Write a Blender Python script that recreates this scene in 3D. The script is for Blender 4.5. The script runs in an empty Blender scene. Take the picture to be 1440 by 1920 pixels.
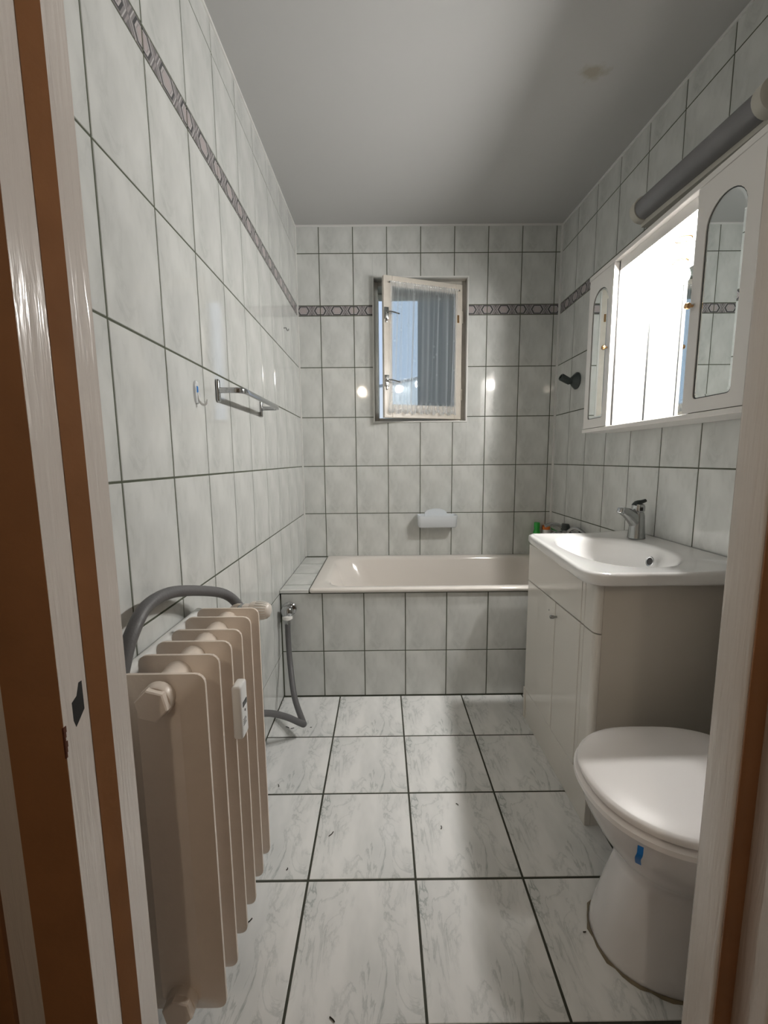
import bpy, bmesh, math, random
from mathutils import Vector, Matrix
random.seed(4)
PI = math.pi
sc = bpy.context.scene
COL = sc.collection

# ------------------------------------------------------------------ camera
F_PX, PITCH, YAW, ROLL, EYE = 771.1967, .1265, -.0041, -.0089, 1.1617
cam = bpy.data.cameras.new('camera')
cam.sensor_fit = 'VERTICAL'; cam.sensor_height = 36; cam.lens = 36 * F_PX / 1920
cam.clip_start = .02; cam.clip_end = 200
camo = bpy.data.objects.new('camera', cam); COL.objects.link(camo)
cy, sy, cp, sp, cr, sr = math.cos(YAW), math.sin(YAW), math.cos(PITCH), math.sin(PITCH), math.cos(ROLL), math.sin(ROLL)
Yw = Matrix(((cy, sy, 0), (-sy, cy, 0), (0, 0, 1)))
Pt = Matrix(((1, 0, 0), (0, cp, -sp), (0, sp, cp)))
Rl = Matrix(((cr, 0, sr), (0, 1, 0), (-sr, 0, cr)))
M = Rl @ Pt @ Yw                                   # rows: right, forward, up
right, fwd, up = M[0], M[1], M[2]
camo.matrix_world = Matrix(((right[0], up[0], -fwd[0], 0), (right[1], up[1], -fwd[1], 0), (right[2], up[2], -fwd[2], EYE), (0, 0, 0, 1)))
sc.camera = camo

# ------------------------------------------------------------------ world, exposure, lamp strengths
w = bpy.data.worlds.new('sky'); sc.world = w; w.use_nodes = True
bgn = w.node_tree.nodes['Background']; bgn.inputs[0].default_value = (.60, .74, .96, 1); bgn.inputs[1].default_value = .95
sun = bpy.data.lights.new('sun', 'SUN'); sun.energy = 1.6; sun.angle = .01; suno = bpy.data.objects.new('sun', sun); COL.objects.link(suno); suno.rotation_euler = (math.radians(52), 0, math.radians(-20))   # from behind the house, high
sc.view_settings.view_transform = 'Standard'; sc.view_settings.look = 'None'
sc.view_settings.gamma = 1; sc.view_settings.use_curve_mapping = False
sc.view_settings.exposure = 0
sc.cycles.caustics_reflective = False; sc.cycles.caustics_refractive = False
BULB = 800.0            # vanity bulb radiance
HALL = 130.0             # hallway ceiling globe radiance

# ------------------------------------------------------------------ materials
MATS = {}
def newmat(name):
    m = bpy.data.materials.new(name); m.use_nodes = True; MATS[name] = m
    nt = m.node_tree; b = nt.nodes['Principled BSDF']
    return m, nt, b
def plain(name, col, rough=.4, metal=0., spec=.5, bump=0, bscale=60, var=0, vscale=8, coat=0, emis=None):
    m, nt, b = newmat(name)
    b.inputs['Base Color'].default_value = (*col, 1); b.inputs['Roughness'].default_value = rough
    b.inputs['Metallic'].default_value = metal; b.inputs['Specular IOR Level'].default_value = spec
    if coat: b.inputs['Coat Weight'].default_value = coat; b.inputs['Coat Roughness'].default_value = .05
    if bump or var:
        tc = nt.nodes.new('ShaderNodeTexCoord')
    if bump:
        n = nt.nodes.new('ShaderNodeTexNoise'); n.inputs['Scale'].default_value = bscale; n.inputs['Detail'].default_value = 3
        bp = nt.nodes.new('ShaderNodeBump'); bp.inputs['Strength'].default_value = bump; bp.inputs['Distance'].default_value = .002
        nt.links.new(tc.outputs['Object'], n.inputs['Vector']); nt.links.new(n.outputs['Fac'], bp.inputs['Height']); nt.links.new(bp.outputs['Normal'], b.inputs['Normal'])
    if var:
        n = nt.nodes.new('ShaderNodeTexNoise'); n.inputs['Scale'].default_value = vscale; n.inputs['Detail'].default_value = 5
        mx = nt.nodes.new('ShaderNodeMix'); mx.data_type = 'RGBA'
        mx.inputs['A'].default_value = (*[c * (1 - var) for c in col], 1); mx.inputs['B'].default_value = (*[min(1, c * (1 + var * .5)) for c in col], 1)
        nt.links.new(tc.outputs['Object'], n.inputs['Vector']); nt.links.new(n.outputs['Fac'], mx.inputs['Factor']); nt.links.new(mx.outputs['Result'], b.inputs['Base Color'])
    if emis:
        b.inputs['Emission Color'].default_value = (*emis[0], 1); b.inputs['Emission Strength'].default_value = emis[1]
    return m
def marble(name, base, vein, rough, scale, veinw, stretch=(1, 1, 1), bump=.04, rot=.6, wv=.35, wc=.5, dist=.7):
    m, nt, b = newmat(name)
    N = nt.nodes.new; L = nt.links.new
    tc = N('ShaderNodeTexCoord'); mp = N('ShaderNodeMapping'); mp.inputs['Scale'].default_value = stretch; mp.inputs['Rotation'].default_value = (0, 0, rot); mp.inputs['Location'].default_value = (3.1, 1.7, 0)
    L(tc.outputs['Object'], mp.inputs['Vector'])
    n1 = N('ShaderNodeTexNoise'); n1.inputs['Scale'].default_value = scale; n1.inputs['Detail'].default_value = 6; n1.inputs['Roughness'].default_value = .62; n1.inputs['Distortion'].default_value = dist
    L(mp.outputs['Vector'], n1.inputs['Vector'])
    # veins: thin band where the noise crosses one half
    sub = N('ShaderNodeMath'); sub.operation = 'SUBTRACT'; sub.inputs[1].default_value = .5; L(n1.outputs['Fac'], sub.inputs[0])
    ab = N('ShaderNodeMath'); ab.operation = 'ABSOLUTE'; L(sub.outputs[0], ab.inputs[0])
    mr = N('ShaderNodeMapRange'); mr.inputs['From Min'].default_value = 0; mr.inputs['From Max'].default_value = veinw; mr.inputs['To Min'].default_value = 1; mr.inputs['To Max'].default_value = 0; L(ab.outputs[0], mr.inputs['Value'])
    n2 = N('ShaderNodeTexNoise'); n2.inputs['Scale'].default_value = scale * .8; n2.inputs['Detail'].default_value = 3; L(mp.outputs['Vector'], n2.inputs['Vector'])
    mr2 = N('ShaderNodeMapRange'); mr2.inputs['From Min'].default_value = .38; mr2.inputs['From Max'].default_value = .72; L(n2.outputs['Fac'], mr2.inputs['Value'])
    mu0 = N('ShaderNodeMath'); mu0.operation = 'MULTIPLY'; L(mr.outputs[0], mu0.inputs[0]); L(mr2.outputs[0], mu0.inputs[1])
    mu = N('ShaderNodeMath'); mu.operation = 'MULTIPLY'; L(mu0.outputs[0], mu.inputs[0]); mu.inputs[1].default_value = wv
    ad = N('ShaderNodeMath'); ad.operation = 'MULTIPLY_ADD'; ad.inputs[1].default_value = wc; L(mr2.outputs[0], ad.inputs[0]); L(mu.outputs[0], ad.inputs[2]); ad.use_clamp = True
    mx = N('ShaderNodeMix'); mx.data_type = 'RGBA'; mx.inputs['A'].default_value = (*base, 1); mx.inputs['B'].default_value = (*vein, 1)
    L(ad.outputs[0], mx.inputs['Factor']); L(mx.outputs['Result'], b.inputs['Base Color'])
    b.inputs['Roughness'].default_value = rough; b.inputs['Specular IOR Level'].default_value = .5
    if bump:
        n3 = N('ShaderNodeTexNoise'); n3.inputs['Scale'].default_value = 14; n3.inputs['Detail'].default_value = 1; L(tc.outputs['Object'], n3.inputs['Vector'])
        bp = N('ShaderNodeBump'); bp.inputs['Strength'].default_value = bump; bp.inputs['Distance'].default_value = .004; L(n3.outputs['Fac'], bp.inputs['Height']); L(bp.outputs['Normal'], b.inputs['Normal'])
    return m
marble('tile', (.655, .665, .645), (.40, .415, .40), .06, 7.5, .05, (1.7, .8, 1), bump=.05, rot=.75, wv=.30, wc=.55)
marble('floor_tile', (.80, .80, .79), (.36, .39, .385), .13, 7.5, .035, (1.7, .8, 1), bump=.04, rot=-.85, wv=.85, wc=.42, dist=1.0)
plain('grout', (.085, .095, .065), .9, bump=.2, bscale=300, var=.3, vscale=40)
plain('floor_grout', (.05, .052, .038), .9, bump=.2, bscale=300, var=.4, vscale=30)
plain('trim_white', (.70, .70, .68), .35)
plain('enamel', (.74, .70, .655), .12, coat=.3)
plain('ceramic', (.80, .795, .785), .08, coat=.5)
plain('toilet_ceramic', (.74, .72, .72), .1, coat=.4)
plain('seat_plastic', (.90, .87, .86), .36)
plain('vanity_gloss', (.70, .67, .62), .13, coat=.3)
plain('vanity_side', (.62, .58, .52), .3)
plain('cab_white', (.80, .78, .755), .25)
plain('radiator_paint', (.80, .70, .61), .32, bump=.12, bscale=180, var=.10, vscale=20)
def brushed(name, col, rough, strength):
    m, nt, b = newmat(name); N = nt.nodes.new; L = nt.links.new
    b.inputs['Base Color'].default_value = (*col, 1); b.inputs['Roughness'].default_value = rough; b.inputs['Coat Weight'].default_value = .5; b.inputs['Coat Roughness'].default_value = .06
    tc = N('ShaderNodeTexCoord'); mp = N('ShaderNodeMapping'); mp.inputs['Scale'].default_value = (110, 110, 8); L(tc.outputs['Object'], mp.inputs['Vector'])
    n = N('ShaderNodeTexNoise'); n.inputs['Scale'].default_value = 1; n.inputs['Detail'].default_value = 3; n.inputs['Distortion'].default_value = .4; L(mp.outputs['Vector'], n.inputs['Vector'])
    bp = N('ShaderNodeBump'); bp.inputs['Strength'].default_value = strength; bp.inputs['Distance'].default_value = .003; L(n.outputs['Fac'], bp.inputs['Height'])
    L(bp.outputs['Normal'], b.inputs['Normal']); L(bp.outputs['Normal'], b.inputs['Coat Normal'])
brushed('jamb_white', (.70, .635, .58), .18, .36)
plain('jamb_brown', (.33, .155, .068), .38, bump=.25, bscale=60, var=.25, vscale=14)
plain('rust', (.12, .035, .015), .8, var=.4, vscale=90)
plain('black', (.01, .01, .01), .6)
plain('dark_plastic_and_shade', (.035, .045, .045), .35)  # real dark plastic, and the painted shade in the vanity gaps
plain('chrome', (.50, .51, .52), .12, metal=1)
plain('dull_chrome', (.42, .43, .43), .25, metal=1, var=.25, vscale=60)
plain('brass', (.65, .40, .20), .22, metal=1)
plain('mirror', (.80, .84, .83), 0.0, metal=1)
plain('hose_grey', (.115, .113, .115), .5, bump=.3, bscale=220)
plain('white_plastic', (.80, .80, .79), .3)
plain('cream_plastic', (.72, .66, .60), .35)
plain('dish_plastic', (.72, .76, .80), .25)
plain('ptfe', (.85, .83, .80), .9, bump=.5, bscale=200)
plain('green_plastic', (.03, .40, .06), .35)
plain('orange_plastic', (.65, .16, .02), .4)
plain('blue_plastic', (.01, .16, .50), .4)
plain('lamp_cover', (.23, .225, .235), .22, var=.15, vscale=12)
plain('lamp_base', (.55, .53, .47), .4)
plain('sash_paint', (.72, .67, .60), .3, bump=.3, bscale=80, var=.18, vscale=22)
plain('frame_paint', (.58, .555, .51), .4, bump=.3, bscale=60, var=.3, vscale=12)
plain('hall_paint', (.55, .50, .44), .7)
plain('hall_floor', (.22, .12, .06), .5, var=.3, vscale=6)
plain('neighbour_wall', (.22, .25, .245), .9, var=.08, vscale=2)
plain('neighbour_white', (.85, .86, .88), .9, var=.1, vscale=2)
plain('roof', (.30, .32, .36), .8, var=.2, vscale=4)
plain('ground', (.2, .22, .14), .95, var=.3, vscale=1)
plain('dirt', (.03, .025, .018), .9)
plain('sealant', (.22, .18, .12), .8, var=.5, vscale=25)
plain('display', (.012, .014, .014), .2)
plain('bulb_glow', (1, 1, 1), .5, emis=((1, .975, .935), BULB))
plain('hall_glow', (1, 1, 1), .5, emis=((1, .86, .68), HALL))
plain('bulb_neck', (.82, .80, .76), .4)

# ceiling plaster with one stain
m, nt, b = newmat('plaster'); N = nt.nodes.new; L = nt.links.new
tc = N('ShaderNodeTexCoord'); no = N('ShaderNodeTexNoise'); no.inputs['Scale'].default_value = 16; no.inputs['Detail'].default_value = 4; L(tc.outputs['Object'], no.inputs['Vector'])
mp = N('ShaderNodeMapping'); mp.inputs['Location'].default_value = (-.73, -1.585, 0); L(tc.outputs['Object'], mp.inputs['Vector'])
sx = N('ShaderNodeSeparateXYZ'); L(mp.outputs['Vector'], sx.inputs[0])
cb = N('ShaderNodeCombineXYZ'); L(sx.outputs[0], cb.inputs[0]); L(sx.outputs[1], cb.inputs[1])
ln = N('ShaderNodeVectorMath'); ln.operation = 'LENGTH'; L(cb.outputs[0], ln.inputs[0])
ma = N('ShaderNodeMath'); ma.operation = 'MULTIPLY_ADD'; ma.inputs[1].default_value = .16; L(no.outputs['Fac'], ma.inputs[0]); L(ln.outputs['Value'], ma.inputs[2])
mr = N('ShaderNodeMapRange'); mr.inputs['From Min'].default_value = .085; mr.inputs['From Max'].default_value = .125; mr.inputs['To Min'].default_value = .9; mr.inputs['To Max'].default_value = 0; L(ma.outputs[0], mr.inputs['Value'])
mx = N('ShaderNodeMix'); mx.data_type = 'RGBA'; mx.inputs['A'].default_value = (.455, .455, .45, 1); mx.inputs['B'].default_value = (.34, .31, .25, 1)
L(mr.outputs[0], mx.inputs['Factor']); L(mx.outputs['Result'], b.inputs['Base Color']); b.inputs['Roughness'].default_value = .8

# border print: row of hexagons and chevrons, period .1 m along local X, strip .058 high along local Y
m, nt, b = newmat('border'); N = nt.nodes.new; L = nt.links.new
tc = N('ShaderNodeTexCoord'); sx = N('ShaderNodeSeparateXYZ'); L(tc.outputs['Object'], sx.inputs[0])
def mth(op, a, bb=None, c=None):
    n = N('ShaderNodeMath'); n.operation = op
    for i, v in enumerate((a, bb, c)):
        if v is None: continue
        if isinstance(v, (int, float)): n.inputs[i].default_value = v
        else: L(v, n.inputs[i])
    return n.outputs[0]
pu = mth('PINGPONG', mth('ADD', sx.outputs[0], 5.0), .05)        # distance to the nearest hexagon centre
av = mth('ABSOLUTE', sx.outputs[1])
hexd = mth('MAXIMUM', mth('DIVIDE', av, .025), mth('DIVIDE', mth('MULTIPLY_ADD', av, .6, pu), .037))
rp = N('ShaderNodeValToRGB'); rp.color_ramp.interpolation = 'CONSTANT'
L(mth('DIVIDE', hexd, 2.0), rp.inputs[0])
cols = [(0, (.42, .37, .37)), (.28, (.30, .28, .285)), (.32, (.46, .43, .43)), (.385, (.055, .055, .06)), (.475, (.23, .215, .22)), (.555, (.48, .46, .46)), (.60, (.16, .15, .155)), (.67, (.30, .275, .28)), (.75, (.17, .16, .165))]
el = rp.color_ramp.elements
while len(el) < len(cols): el.new(.9)
for e, (p, c) in zip(el, cols): e.position = p; e.color = (*c, 1)
L(rp.outputs[0], b.inputs['Base Color']); b.inputs['Roughness'].default_value = .12

# window glass and sheer lace
m, nt, b = newmat('glass'); N = nt.nodes.new; L = nt.links.new
tr = N('ShaderNodeBsdfTransparent'); tr.inputs[0].default_value = (.9, .95, .96, 1); gl = N('ShaderNodeBsdfGlossy'); gl.inputs['Roughness'].default_value = .02
fr = N('ShaderNodeFresnel'); fr.inputs[0].default_value = 1.45; mxs = N('ShaderNodeMixShader')
L(fr.outputs[0], mxs.inputs[0]); L(tr.outputs[0], mxs.inputs[1]); L(gl.outputs[0], mxs.inputs[2]); L(mxs.outputs[0], nt.nodes['Material Output'].inputs[0])
m, nt, b = newmat('lace'); N = nt.nodes.new; L = nt.links.new
tr = N('ShaderNodeBsdfTransparent'); df = N('ShaderNodeBsdfDiffuse'); df.inputs[0].default_value = (.80, .82, .84, 1); tl = N('ShaderNodeBsdfTranslucent'); tl.inputs[0].default_value = (.85, .88, .92, 1)
ms1 = N('ShaderNodeMixShader'); ms1.inputs[0].default_value = .5; L(df.outputs[0], ms1.inputs[1]); L(tl.outputs[0], ms1.inputs[2])
lw = N('ShaderNodeLayerWeight'); lw.inputs[0].default_value = .35
tc = N('ShaderNodeTexCoord'); vo = N('ShaderNodeTexVoronoi'); vo.inputs['Scale'].default_value = 16; L(tc.outputs['Object'], vo.inputs['Vector'])
mrv = N('ShaderNodeMapRange'); mrv.inputs['From Min'].default_value = .10; mrv.inputs['From Max'].default_value = .16; mrv.inputs['To Min'].default_value = .12; mrv.inputs['To Max'].default_value = 0; L(vo.outputs['Distance'], mrv.inputs['Value'])
f1 = mth('MULTIPLY_ADD', lw.outputs['Facing'], 1.0, .27); f2 = mth('MINIMUM', mth('ADD', f1, mrv.outputs[0]), .95)
ms2 = N('ShaderNodeMixShader'); L(f2, ms2.inputs[0]); L(tr.outputs[0], ms2.inputs[1]); L(ms1.outputs[0], ms2.inputs[2]); L(ms2.outputs[0], nt.nodes['Material Output'].inputs[0])
m, nt, b = newmat('clear_plastic'); b.inputs['Base Color'].default_value = (.85, .87, .88, 1); b.inputs['Roughness'].default_value = .08; b.inputs['Alpha'].default_value = .55

# ------------------------------------------------------------------ mesh helpers
def wloc(o):
    v = Vector((0, 0, 0))
    while o is not None: v += o.location; o = o.parent
    return v
def link(name, me, mat, parent=None, loc=None):
    o = bpy.data.objects.new(name, me); COL.objects.link(o)
    if mat: me.materials.append(MATS[mat])
    if parent is not None: o.parent = parent
    if loc is not None: o.location = loc
    return o
def mesh(name, verts, faces, mat, parent=None, origin=None, smooth=False, angle=None):
    """verts in world coordinates"""
    off = wloc(parent) if parent is not None else Vector(origin or (0, 0, 0))
    me = bpy.data.meshes.new(name); me.from_pydata([tuple(Vector(v) - off) for v in verts], [], faces)
    bm = bmesh.new(); bm.from_mesh(me); bmesh.ops.recalc_face_normals(bm, faces=bm.faces); bm.to_mesh(me); bm.free()
    if smooth:
        me.polygons.foreach_set('use_smooth', [True] * len(me.polygons))
        if angle: me.set_sharp_from_angle(angle=math.radians(angle))
    me.update()
    return link(name, me, mat, parent, None if parent is not None else off)
class MB:
    def __init__(s): s.v = []; s.f = []
    def add(s, v, f):
        n = len(s.v); s.v += [tuple(p) for p in v]; s.f += [tuple(i + n for i in q) for q in f]; return s
    def box(s, lo, hi, bev=0, seg=2):
        bm = bmesh.new(); bmesh.ops.create_cube(bm, size=1)
        for v in bm.verts: v.co = Vector([lo[i] + (v.co[i] + .5) * (hi[i] - lo[i]) for i in range(3)])
        if bev: bmesh.ops.bevel(bm, geom=bm.edges[:], offset=bev, segments=seg, profile=.5, affect='EDGES', clamp_overlap=True)
        bm.verts.index_update(); s.add([v.co.copy() for v in bm.verts], [[v.index for v in f.verts] for f in bm.faces]); bm.free(); return s
    def rings(s, rings, cap0=True, cap1=True, closed=False):
        n = len(rings[0]); v = [p for r in rings for p in r]; f = []
        for k in range(len(rings) - (0 if closed else 1)):
            k2 = (k + 1) % len(rings)
            for i in range(n): f.append((k * n + i, k * n + (i + 1) % n, k2 * n + (i + 1) % n, k2 * n + i))
        if not closed:
            if cap0: f.append(tuple(range(n))[::-1])
            if cap1: f.append(tuple((len(rings) - 1) * n + i for i in range(n)))
        return s.add(v, f)
    def lathe(s, prof, base, axis=(0, 0, 1), n=24, cap=True):
        """prof = [(radius, distance along axis)]"""
        a = Vector(axis).normalized(); t = a.orthogonal().normalized(); q = a.cross(t); b0 = Vector(base)
        return s.rings([[b0 + a * h + (t * math.cos(2 * PI * i / n) + q * math.sin(2 * PI * i / n)) * max(r, .0002) for i in range(n)] for r, h in prof], cap, cap)
    def tube(s, pts, r, n=12, smooth=6, closed=False):
        pts = [Vector(p) for p in pts]
        if smooth and len(pts) > 2: pts = catmull(pts, smooth)
        rs = r if isinstance(r, (list, tuple)) else None
        rings = []; t0 = (pts[1] - pts[0]).normalized(); u = t0.orthogonal().normalized()
        for i, p in enumerate(pts):
            t = (pts[min(i + 1, len(pts) - 1)] - pts[max(i - 1, 0)]).normalized()
            u = (u - t * u.dot(t)).normalized(); q = t.cross(u)
            rr = r if rs is None else rs[0] + (rs[1] - rs[0]) * i / (len(pts) - 1)
            rings.append([p + (u * math.cos(2 * PI * k / n) + q * math.sin(2 * PI * k / n)) * rr for k in range(n)])
        return s.rings(rings)
    def prism(s, poly, z0, z1):
        n = len(poly)
        return s.add([(*p, z0) for p in poly] + [(*p, z1) for p in poly], [tuple(range(n))[::-1], tuple(range(n, 2 * n))] + [(i, (i + 1) % n, n + (i + 1) % n, n + i) for i in range(n)])
    def out(s, name, mat, parent=None, origin=None, smooth=False, angle=35): return mesh(name, s.v, s.f, mat, parent, origin, smooth, angle)
def catmull(p, k):
    out = []; q = [p[0] * 2 - p[1]] + p + [p[-1] * 2 - p[-2]]
    for i in range(1, len(q) - 2):
        for j in range(k):
            t = j / k; a, b_, c, d = q[i - 1], q[i], q[i + 1], q[i + 2]
            out.append(.5 * ((2 * b_) + (c - a) * t + (2 * a - 5 * b_ + 4 * c - d) * t * t + (3 * b_ - a - 3 * c + d) * t ** 3))
    return out + [p[-1]]
def sell(cx, cy_, a, b_, n, N=64, a2=None, n2=None):
    """superellipse outline; a2 / n2 used on the +x half when given"""
    r = []
    for i in range(N):
        t = 2 * PI * i / N; c, s_ = math.cos(t), math.sin(t)
        aa = a2 if (a2 and c > 0) else a; nn = n2 if (n2 and c > 0) else n
        r.append((cx + aa * math.copysign(abs(c) ** (2 / nn), c), cy_ + b_ * math.copysign(abs(s_) ** (2 / nn), s_)))
    return r
def rrect(cx, cy_, hw, hh, r, k=5):
    o = []
    for sx_, sy_, a0 in ((1, 1, 0), (-1, 1, 90), (-1, -1, 180), (1, -1, 270)):
        for j in range(k + 1):
            a = math.radians(a0 + 90 * j / k); o.append((cx + sx_ * (hw - r) + r * math.cos(a), cy_ + sy_ * (hh - r) + r * math.sin(a)))
    return o
def tag(o, label, cat, group=None):
    o['label'] = label; o['category'] = cat
    if group: o['group'] = group
    return o
def thing(name, label, cat, loc, group=None):
    o = bpy.data.objects.new(name, None); COL.objects.link(o); o.location = loc; o.empty_display_size = .05
    return tag(o, label, cat, group)
def struct(o, label=None):
    o['kind'] = 'structure'
    if label: o['label'] = label
    return o

# ------------------------------------------------------------------ room shell
XL, XR, YB, YF, YT = -.497, 1.076, 2.595, .53, 1.913          # left, right, back, inner front wall, tub front
Z0, Z1, Z2, Z3, Z5 = .8242, 1.1236, 1.4225, 1.7203, 2.3688     # joint heights on the walls
ZB0, ZB1 = 2.0195, 2.0775                                       # decorative border
ROWS = [-.0745, .2248, .5245, Z0, Z1, Z2, Z3, ZB0, ZB1, Z5, Z5 + .3]
CE = lambda y: 2.5235 - .052 * (YB - y)                         # ceiling falls slightly towards the door
GR = .0015
TILE_T = .006
_tm = {}
def tile_mesh(rects, mat):
    key = (tuple(tuple(round(c, 4) for c in r) for r in rects), mat)
    if key in _tm: return _tm[key]
    mb = MB(); e = .0011
    for (u0, u1, v0, v1) in rects:
        ring = lambda d, h: [(u0 + d, v0 + d, h), (u1 - d, v0 + d, h), (u1 - d, v1 - d, h), (u0 + d, v1 - d, h)]
        mb.rings([ring(0, -TILE_T), ring(0, -e), ring(e, 0)], cap0=False)
    me = bpy.data.meshes.new('tile'); me.from_pydata(mb.v, [], mb.f)
    me.materials.append(MATS[mat]); _tm[key] = me
    return me
def tiles(wall, O, U, V, us, vs, ur, vr, mat='tile', gap=.0046, hole=None, border=None, jit=.0004, name='tile'):
    """lay a grid of tiles on the plane O + U u + V v, cut to ranges ur, vr and round one rectangular hole; vr may be a function of u"""
    O, U, V = Vector(O), Vector(U), Vector(V); Nn = U.cross(V)
    rot = Matrix((U, V, Nn)).transposed().to_4x4()
    for j in range(len(vs) - 1):
        for i in range(len(us) - 1):
            bd = border is not None and abs(vs[j] - border) < 1e-6
            uc, vc = (us[i] + us[i + 1]) / 2, (vs[j] + vs[j + 1]) / 2
            a0, a1 = max(us[i] + gap / 2, ur[0]), min(us[i + 1] - gap / 2, ur[1])
            vmax = vr[1](uc) if callable(vr[1]) else vr[1]
            b0, b1 = max(vs[j] + gap / 2, vr[0]), min(vs[j + 1] - gap / 2, vmax)
            if a1 - a0 < .004 or b1 - b0 < .004: continue
            rects = [(a0, a1, b0, b1)]
            if hole:
                h0, h1, k0, k1 = hole
                if a0 < h1 and a1 > h0 and b0 < k1 and b1 > k0:
                    rects = []
                    if a0 < h0: rects.append((a0, h0, b0, b1))
                    if a1 > h1: rects.append((h1, a1, b0, b1))
                    m0, m1 = max(a0, h0), min(a1, h1)
                    if b0 < k0: rects.append((m0, m1, b0, k0))
                    if b1 > k1: rects.append((m0, m1, k1, b1))
                    if not rects: continue
            me = tile_mesh([(r[0] - uc, r[1] - uc, r[2] - vc, r[3] - vc) for r in rects], 'border' if bd else mat)
            o = bpy.data.objects.new('border_tile' if bd else name, me); COL.objects.link(o); o.parent = wall
            o.matrix_local = Matrix.Translation(O + U * uc + V * vc + Nn * random.uniform(-jit, 0)) @ rot

WX0, WX1, WZ0, WZ1 = -.045, .525, 1.392, 2.235                  # window opening
T = .10
# back wall with the window opening
mb = MB(); yb = YB + GR
for lo, hi in (((XL - T, yb, 0), (WX0, yb + .30, 2.6)), ((WX1, yb, 0), (XR + T, yb + .30, 2.6)), ((WX0, yb, 0), (WX1, yb + .30, WZ0)), ((WX0, yb, WZ1), (WX1, yb + .30, 2.6))): mb.box(lo, hi)
wall_back = struct(mb.out('wall_back', 'grout'), 'far wall of grey marbled tiles around a small window')
tiles(wall_back, (0, YB, 0), (1, 0, 0), (0, 0, 1), [-.56 + .2 * k for k in range(10)], ROWS, (XL + .004, XR - .004), (.548, CE(YB) - .004), hole=(WX0, WX1, WZ0, WZ1), border=ZB0)
wall_left = struct(MB().box((XL - T, .34, 0), (XL - GR, yb, 2.6)).out('wall_left', 'grout'), 'left wall of tall grey marbled tiles with a hexagon border')
LY = [.791 - .2 * 2 + .2 * k for k in range(13)]
tiles(wall_left, (XL, 0, 0), (0, 1, 0), (0, 0, 1), LY, ROWS, (.532, YB - .004), (.004, lambda u: CE(u) - .004), border=ZB0)
wall_right = struct(MB().box((XR + GR, .34, 0), (XR + T, yb, 2.6)).out('wall_right', 'grout'), 'right wall of grey marbled tiles behind the vanity')
RY = [1.401 - .2 * 5 + .2 * k for k in range(13)]
tiles(wall_right, (XR, 0, 0), (0, -1, 0), (0, 0, 1), [-y for y in RY][::-1], ROWS, (-YB + .004, -.532), (.004, lambda u: CE(-u) - .004), border=ZB0)
# ceiling (slightly out of level) over room
mb = MB(); y0, y1 = .3, yb + .3
mb.add([(XL - T, y0, CE(y0)), (XR + T, y0, CE(y0)), (XR + T, y1, CE(y1)), (XL - T, y1, CE(y1)), (XL - T, y0, 2.75), (XR + T, y0, 2.75), (XR + T, y1, 2.75), (XL - T, y1, 2.75)],
       [(0, 1, 2, 3), (7, 6, 5, 4), (0, 4, 5, 1), (1, 5, 6, 2), (2, 6, 7, 3), (3, 7, 4, 0)])
ceiling = struct(mb.out('ceiling', 'plaster'), 'plain grey-white plaster ceiling with one stain')
# floor
floor = struct(MB().box((XL - T, .34, -.1), (XR + T, yb, -GR)).out('floor', 'floor_grout'), 'floor of large marbled tiles with dark joints')
tiles(floor, (0, 0, 0), (1, 0, 0), (0, 1, 0), [-.2169 - .3 + .3 * k for k in range(6)], [1.9093 - .3 * k for k in range(6)][::-1], (XL + .002, XR - .002), (.532, YT - .003), mat='floor_tile', gap=.0062)
# white corner and ceiling joint strips
def trim(i, mb): return struct(mb.out('trim_%d' % i, 'trim_white', smooth=False), 'thin white joint strip')
trim(1, MB().box((XL - .001, YB - .009, .548), (XL + .007, YB + .001, CE(YB))))
trim(2, MB().box((XR - .010, YB - .009, .548), (XR + .001, YB + .001, CE(YB))))
trim(3, MB().box((XL, YB - .004, CE(YB) - .010), (XR, YB + .001, CE(YB) + .003)))
for i, x0, x1 in ((4, XL - .001, XL + .005), (5, XR - .005, XR + .001)):
    mb = MB(); za, zb = CE(.53), CE(YB)
    mb.add([(x0, .53, za - .009), (x1, .53, za - .009), (x1, YB, zb - .009), (x0, YB, zb - .009), (x0, .53, za + .003), (x1, .53, za + .003), (x1, YB, zb + .003), (x0, YB, zb + .003)],
           [(0, 1, 2, 3), (7, 6, 5, 4), (0, 4, 5, 1), (1, 5, 6, 2), (2, 6, 7, 3), (3, 7, 4, 0)]); trim(i, mb)
# tub enclosure: tiled front and the tiled ledge at its left end
mb = MB(); mb.box((XL, YT + GR, -GR), (XR, YT + .05, .5265)); mb.box((XL, YT + .05, -GR), (-.357, YB, .5415))
mb.box((XL, YT + GR, .5), (-.357, YT + .06, .5415))
wall_tub = struct(mb.out('wall_tub', 'grout'), 'low tiled wall boxing in the bathtub')
tiles(wall_tub, (0, YT, 0), (1, 0, 0), (0, 0, 1), [-.4933 - .2 + .2 * k for k in range(10)], [-.066, .2334, .527], (XL + .003, XR - .004), (.003, .5265))
tiles(wall_tub, (0, 0, .5435), (1, 0, 0), (0, 1, 0), [XL - .06, -.355], [1.915, 2.00, 2.21, 2.42, 2.63], (XL + .002, -.356), (YT + .004, YB - .004), gap=.008, name='ledge_tile')
trim(6, MB().box((XL + .001, YT - .002, .529), (-.358, YT + .006, .5445), .0015))

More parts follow.
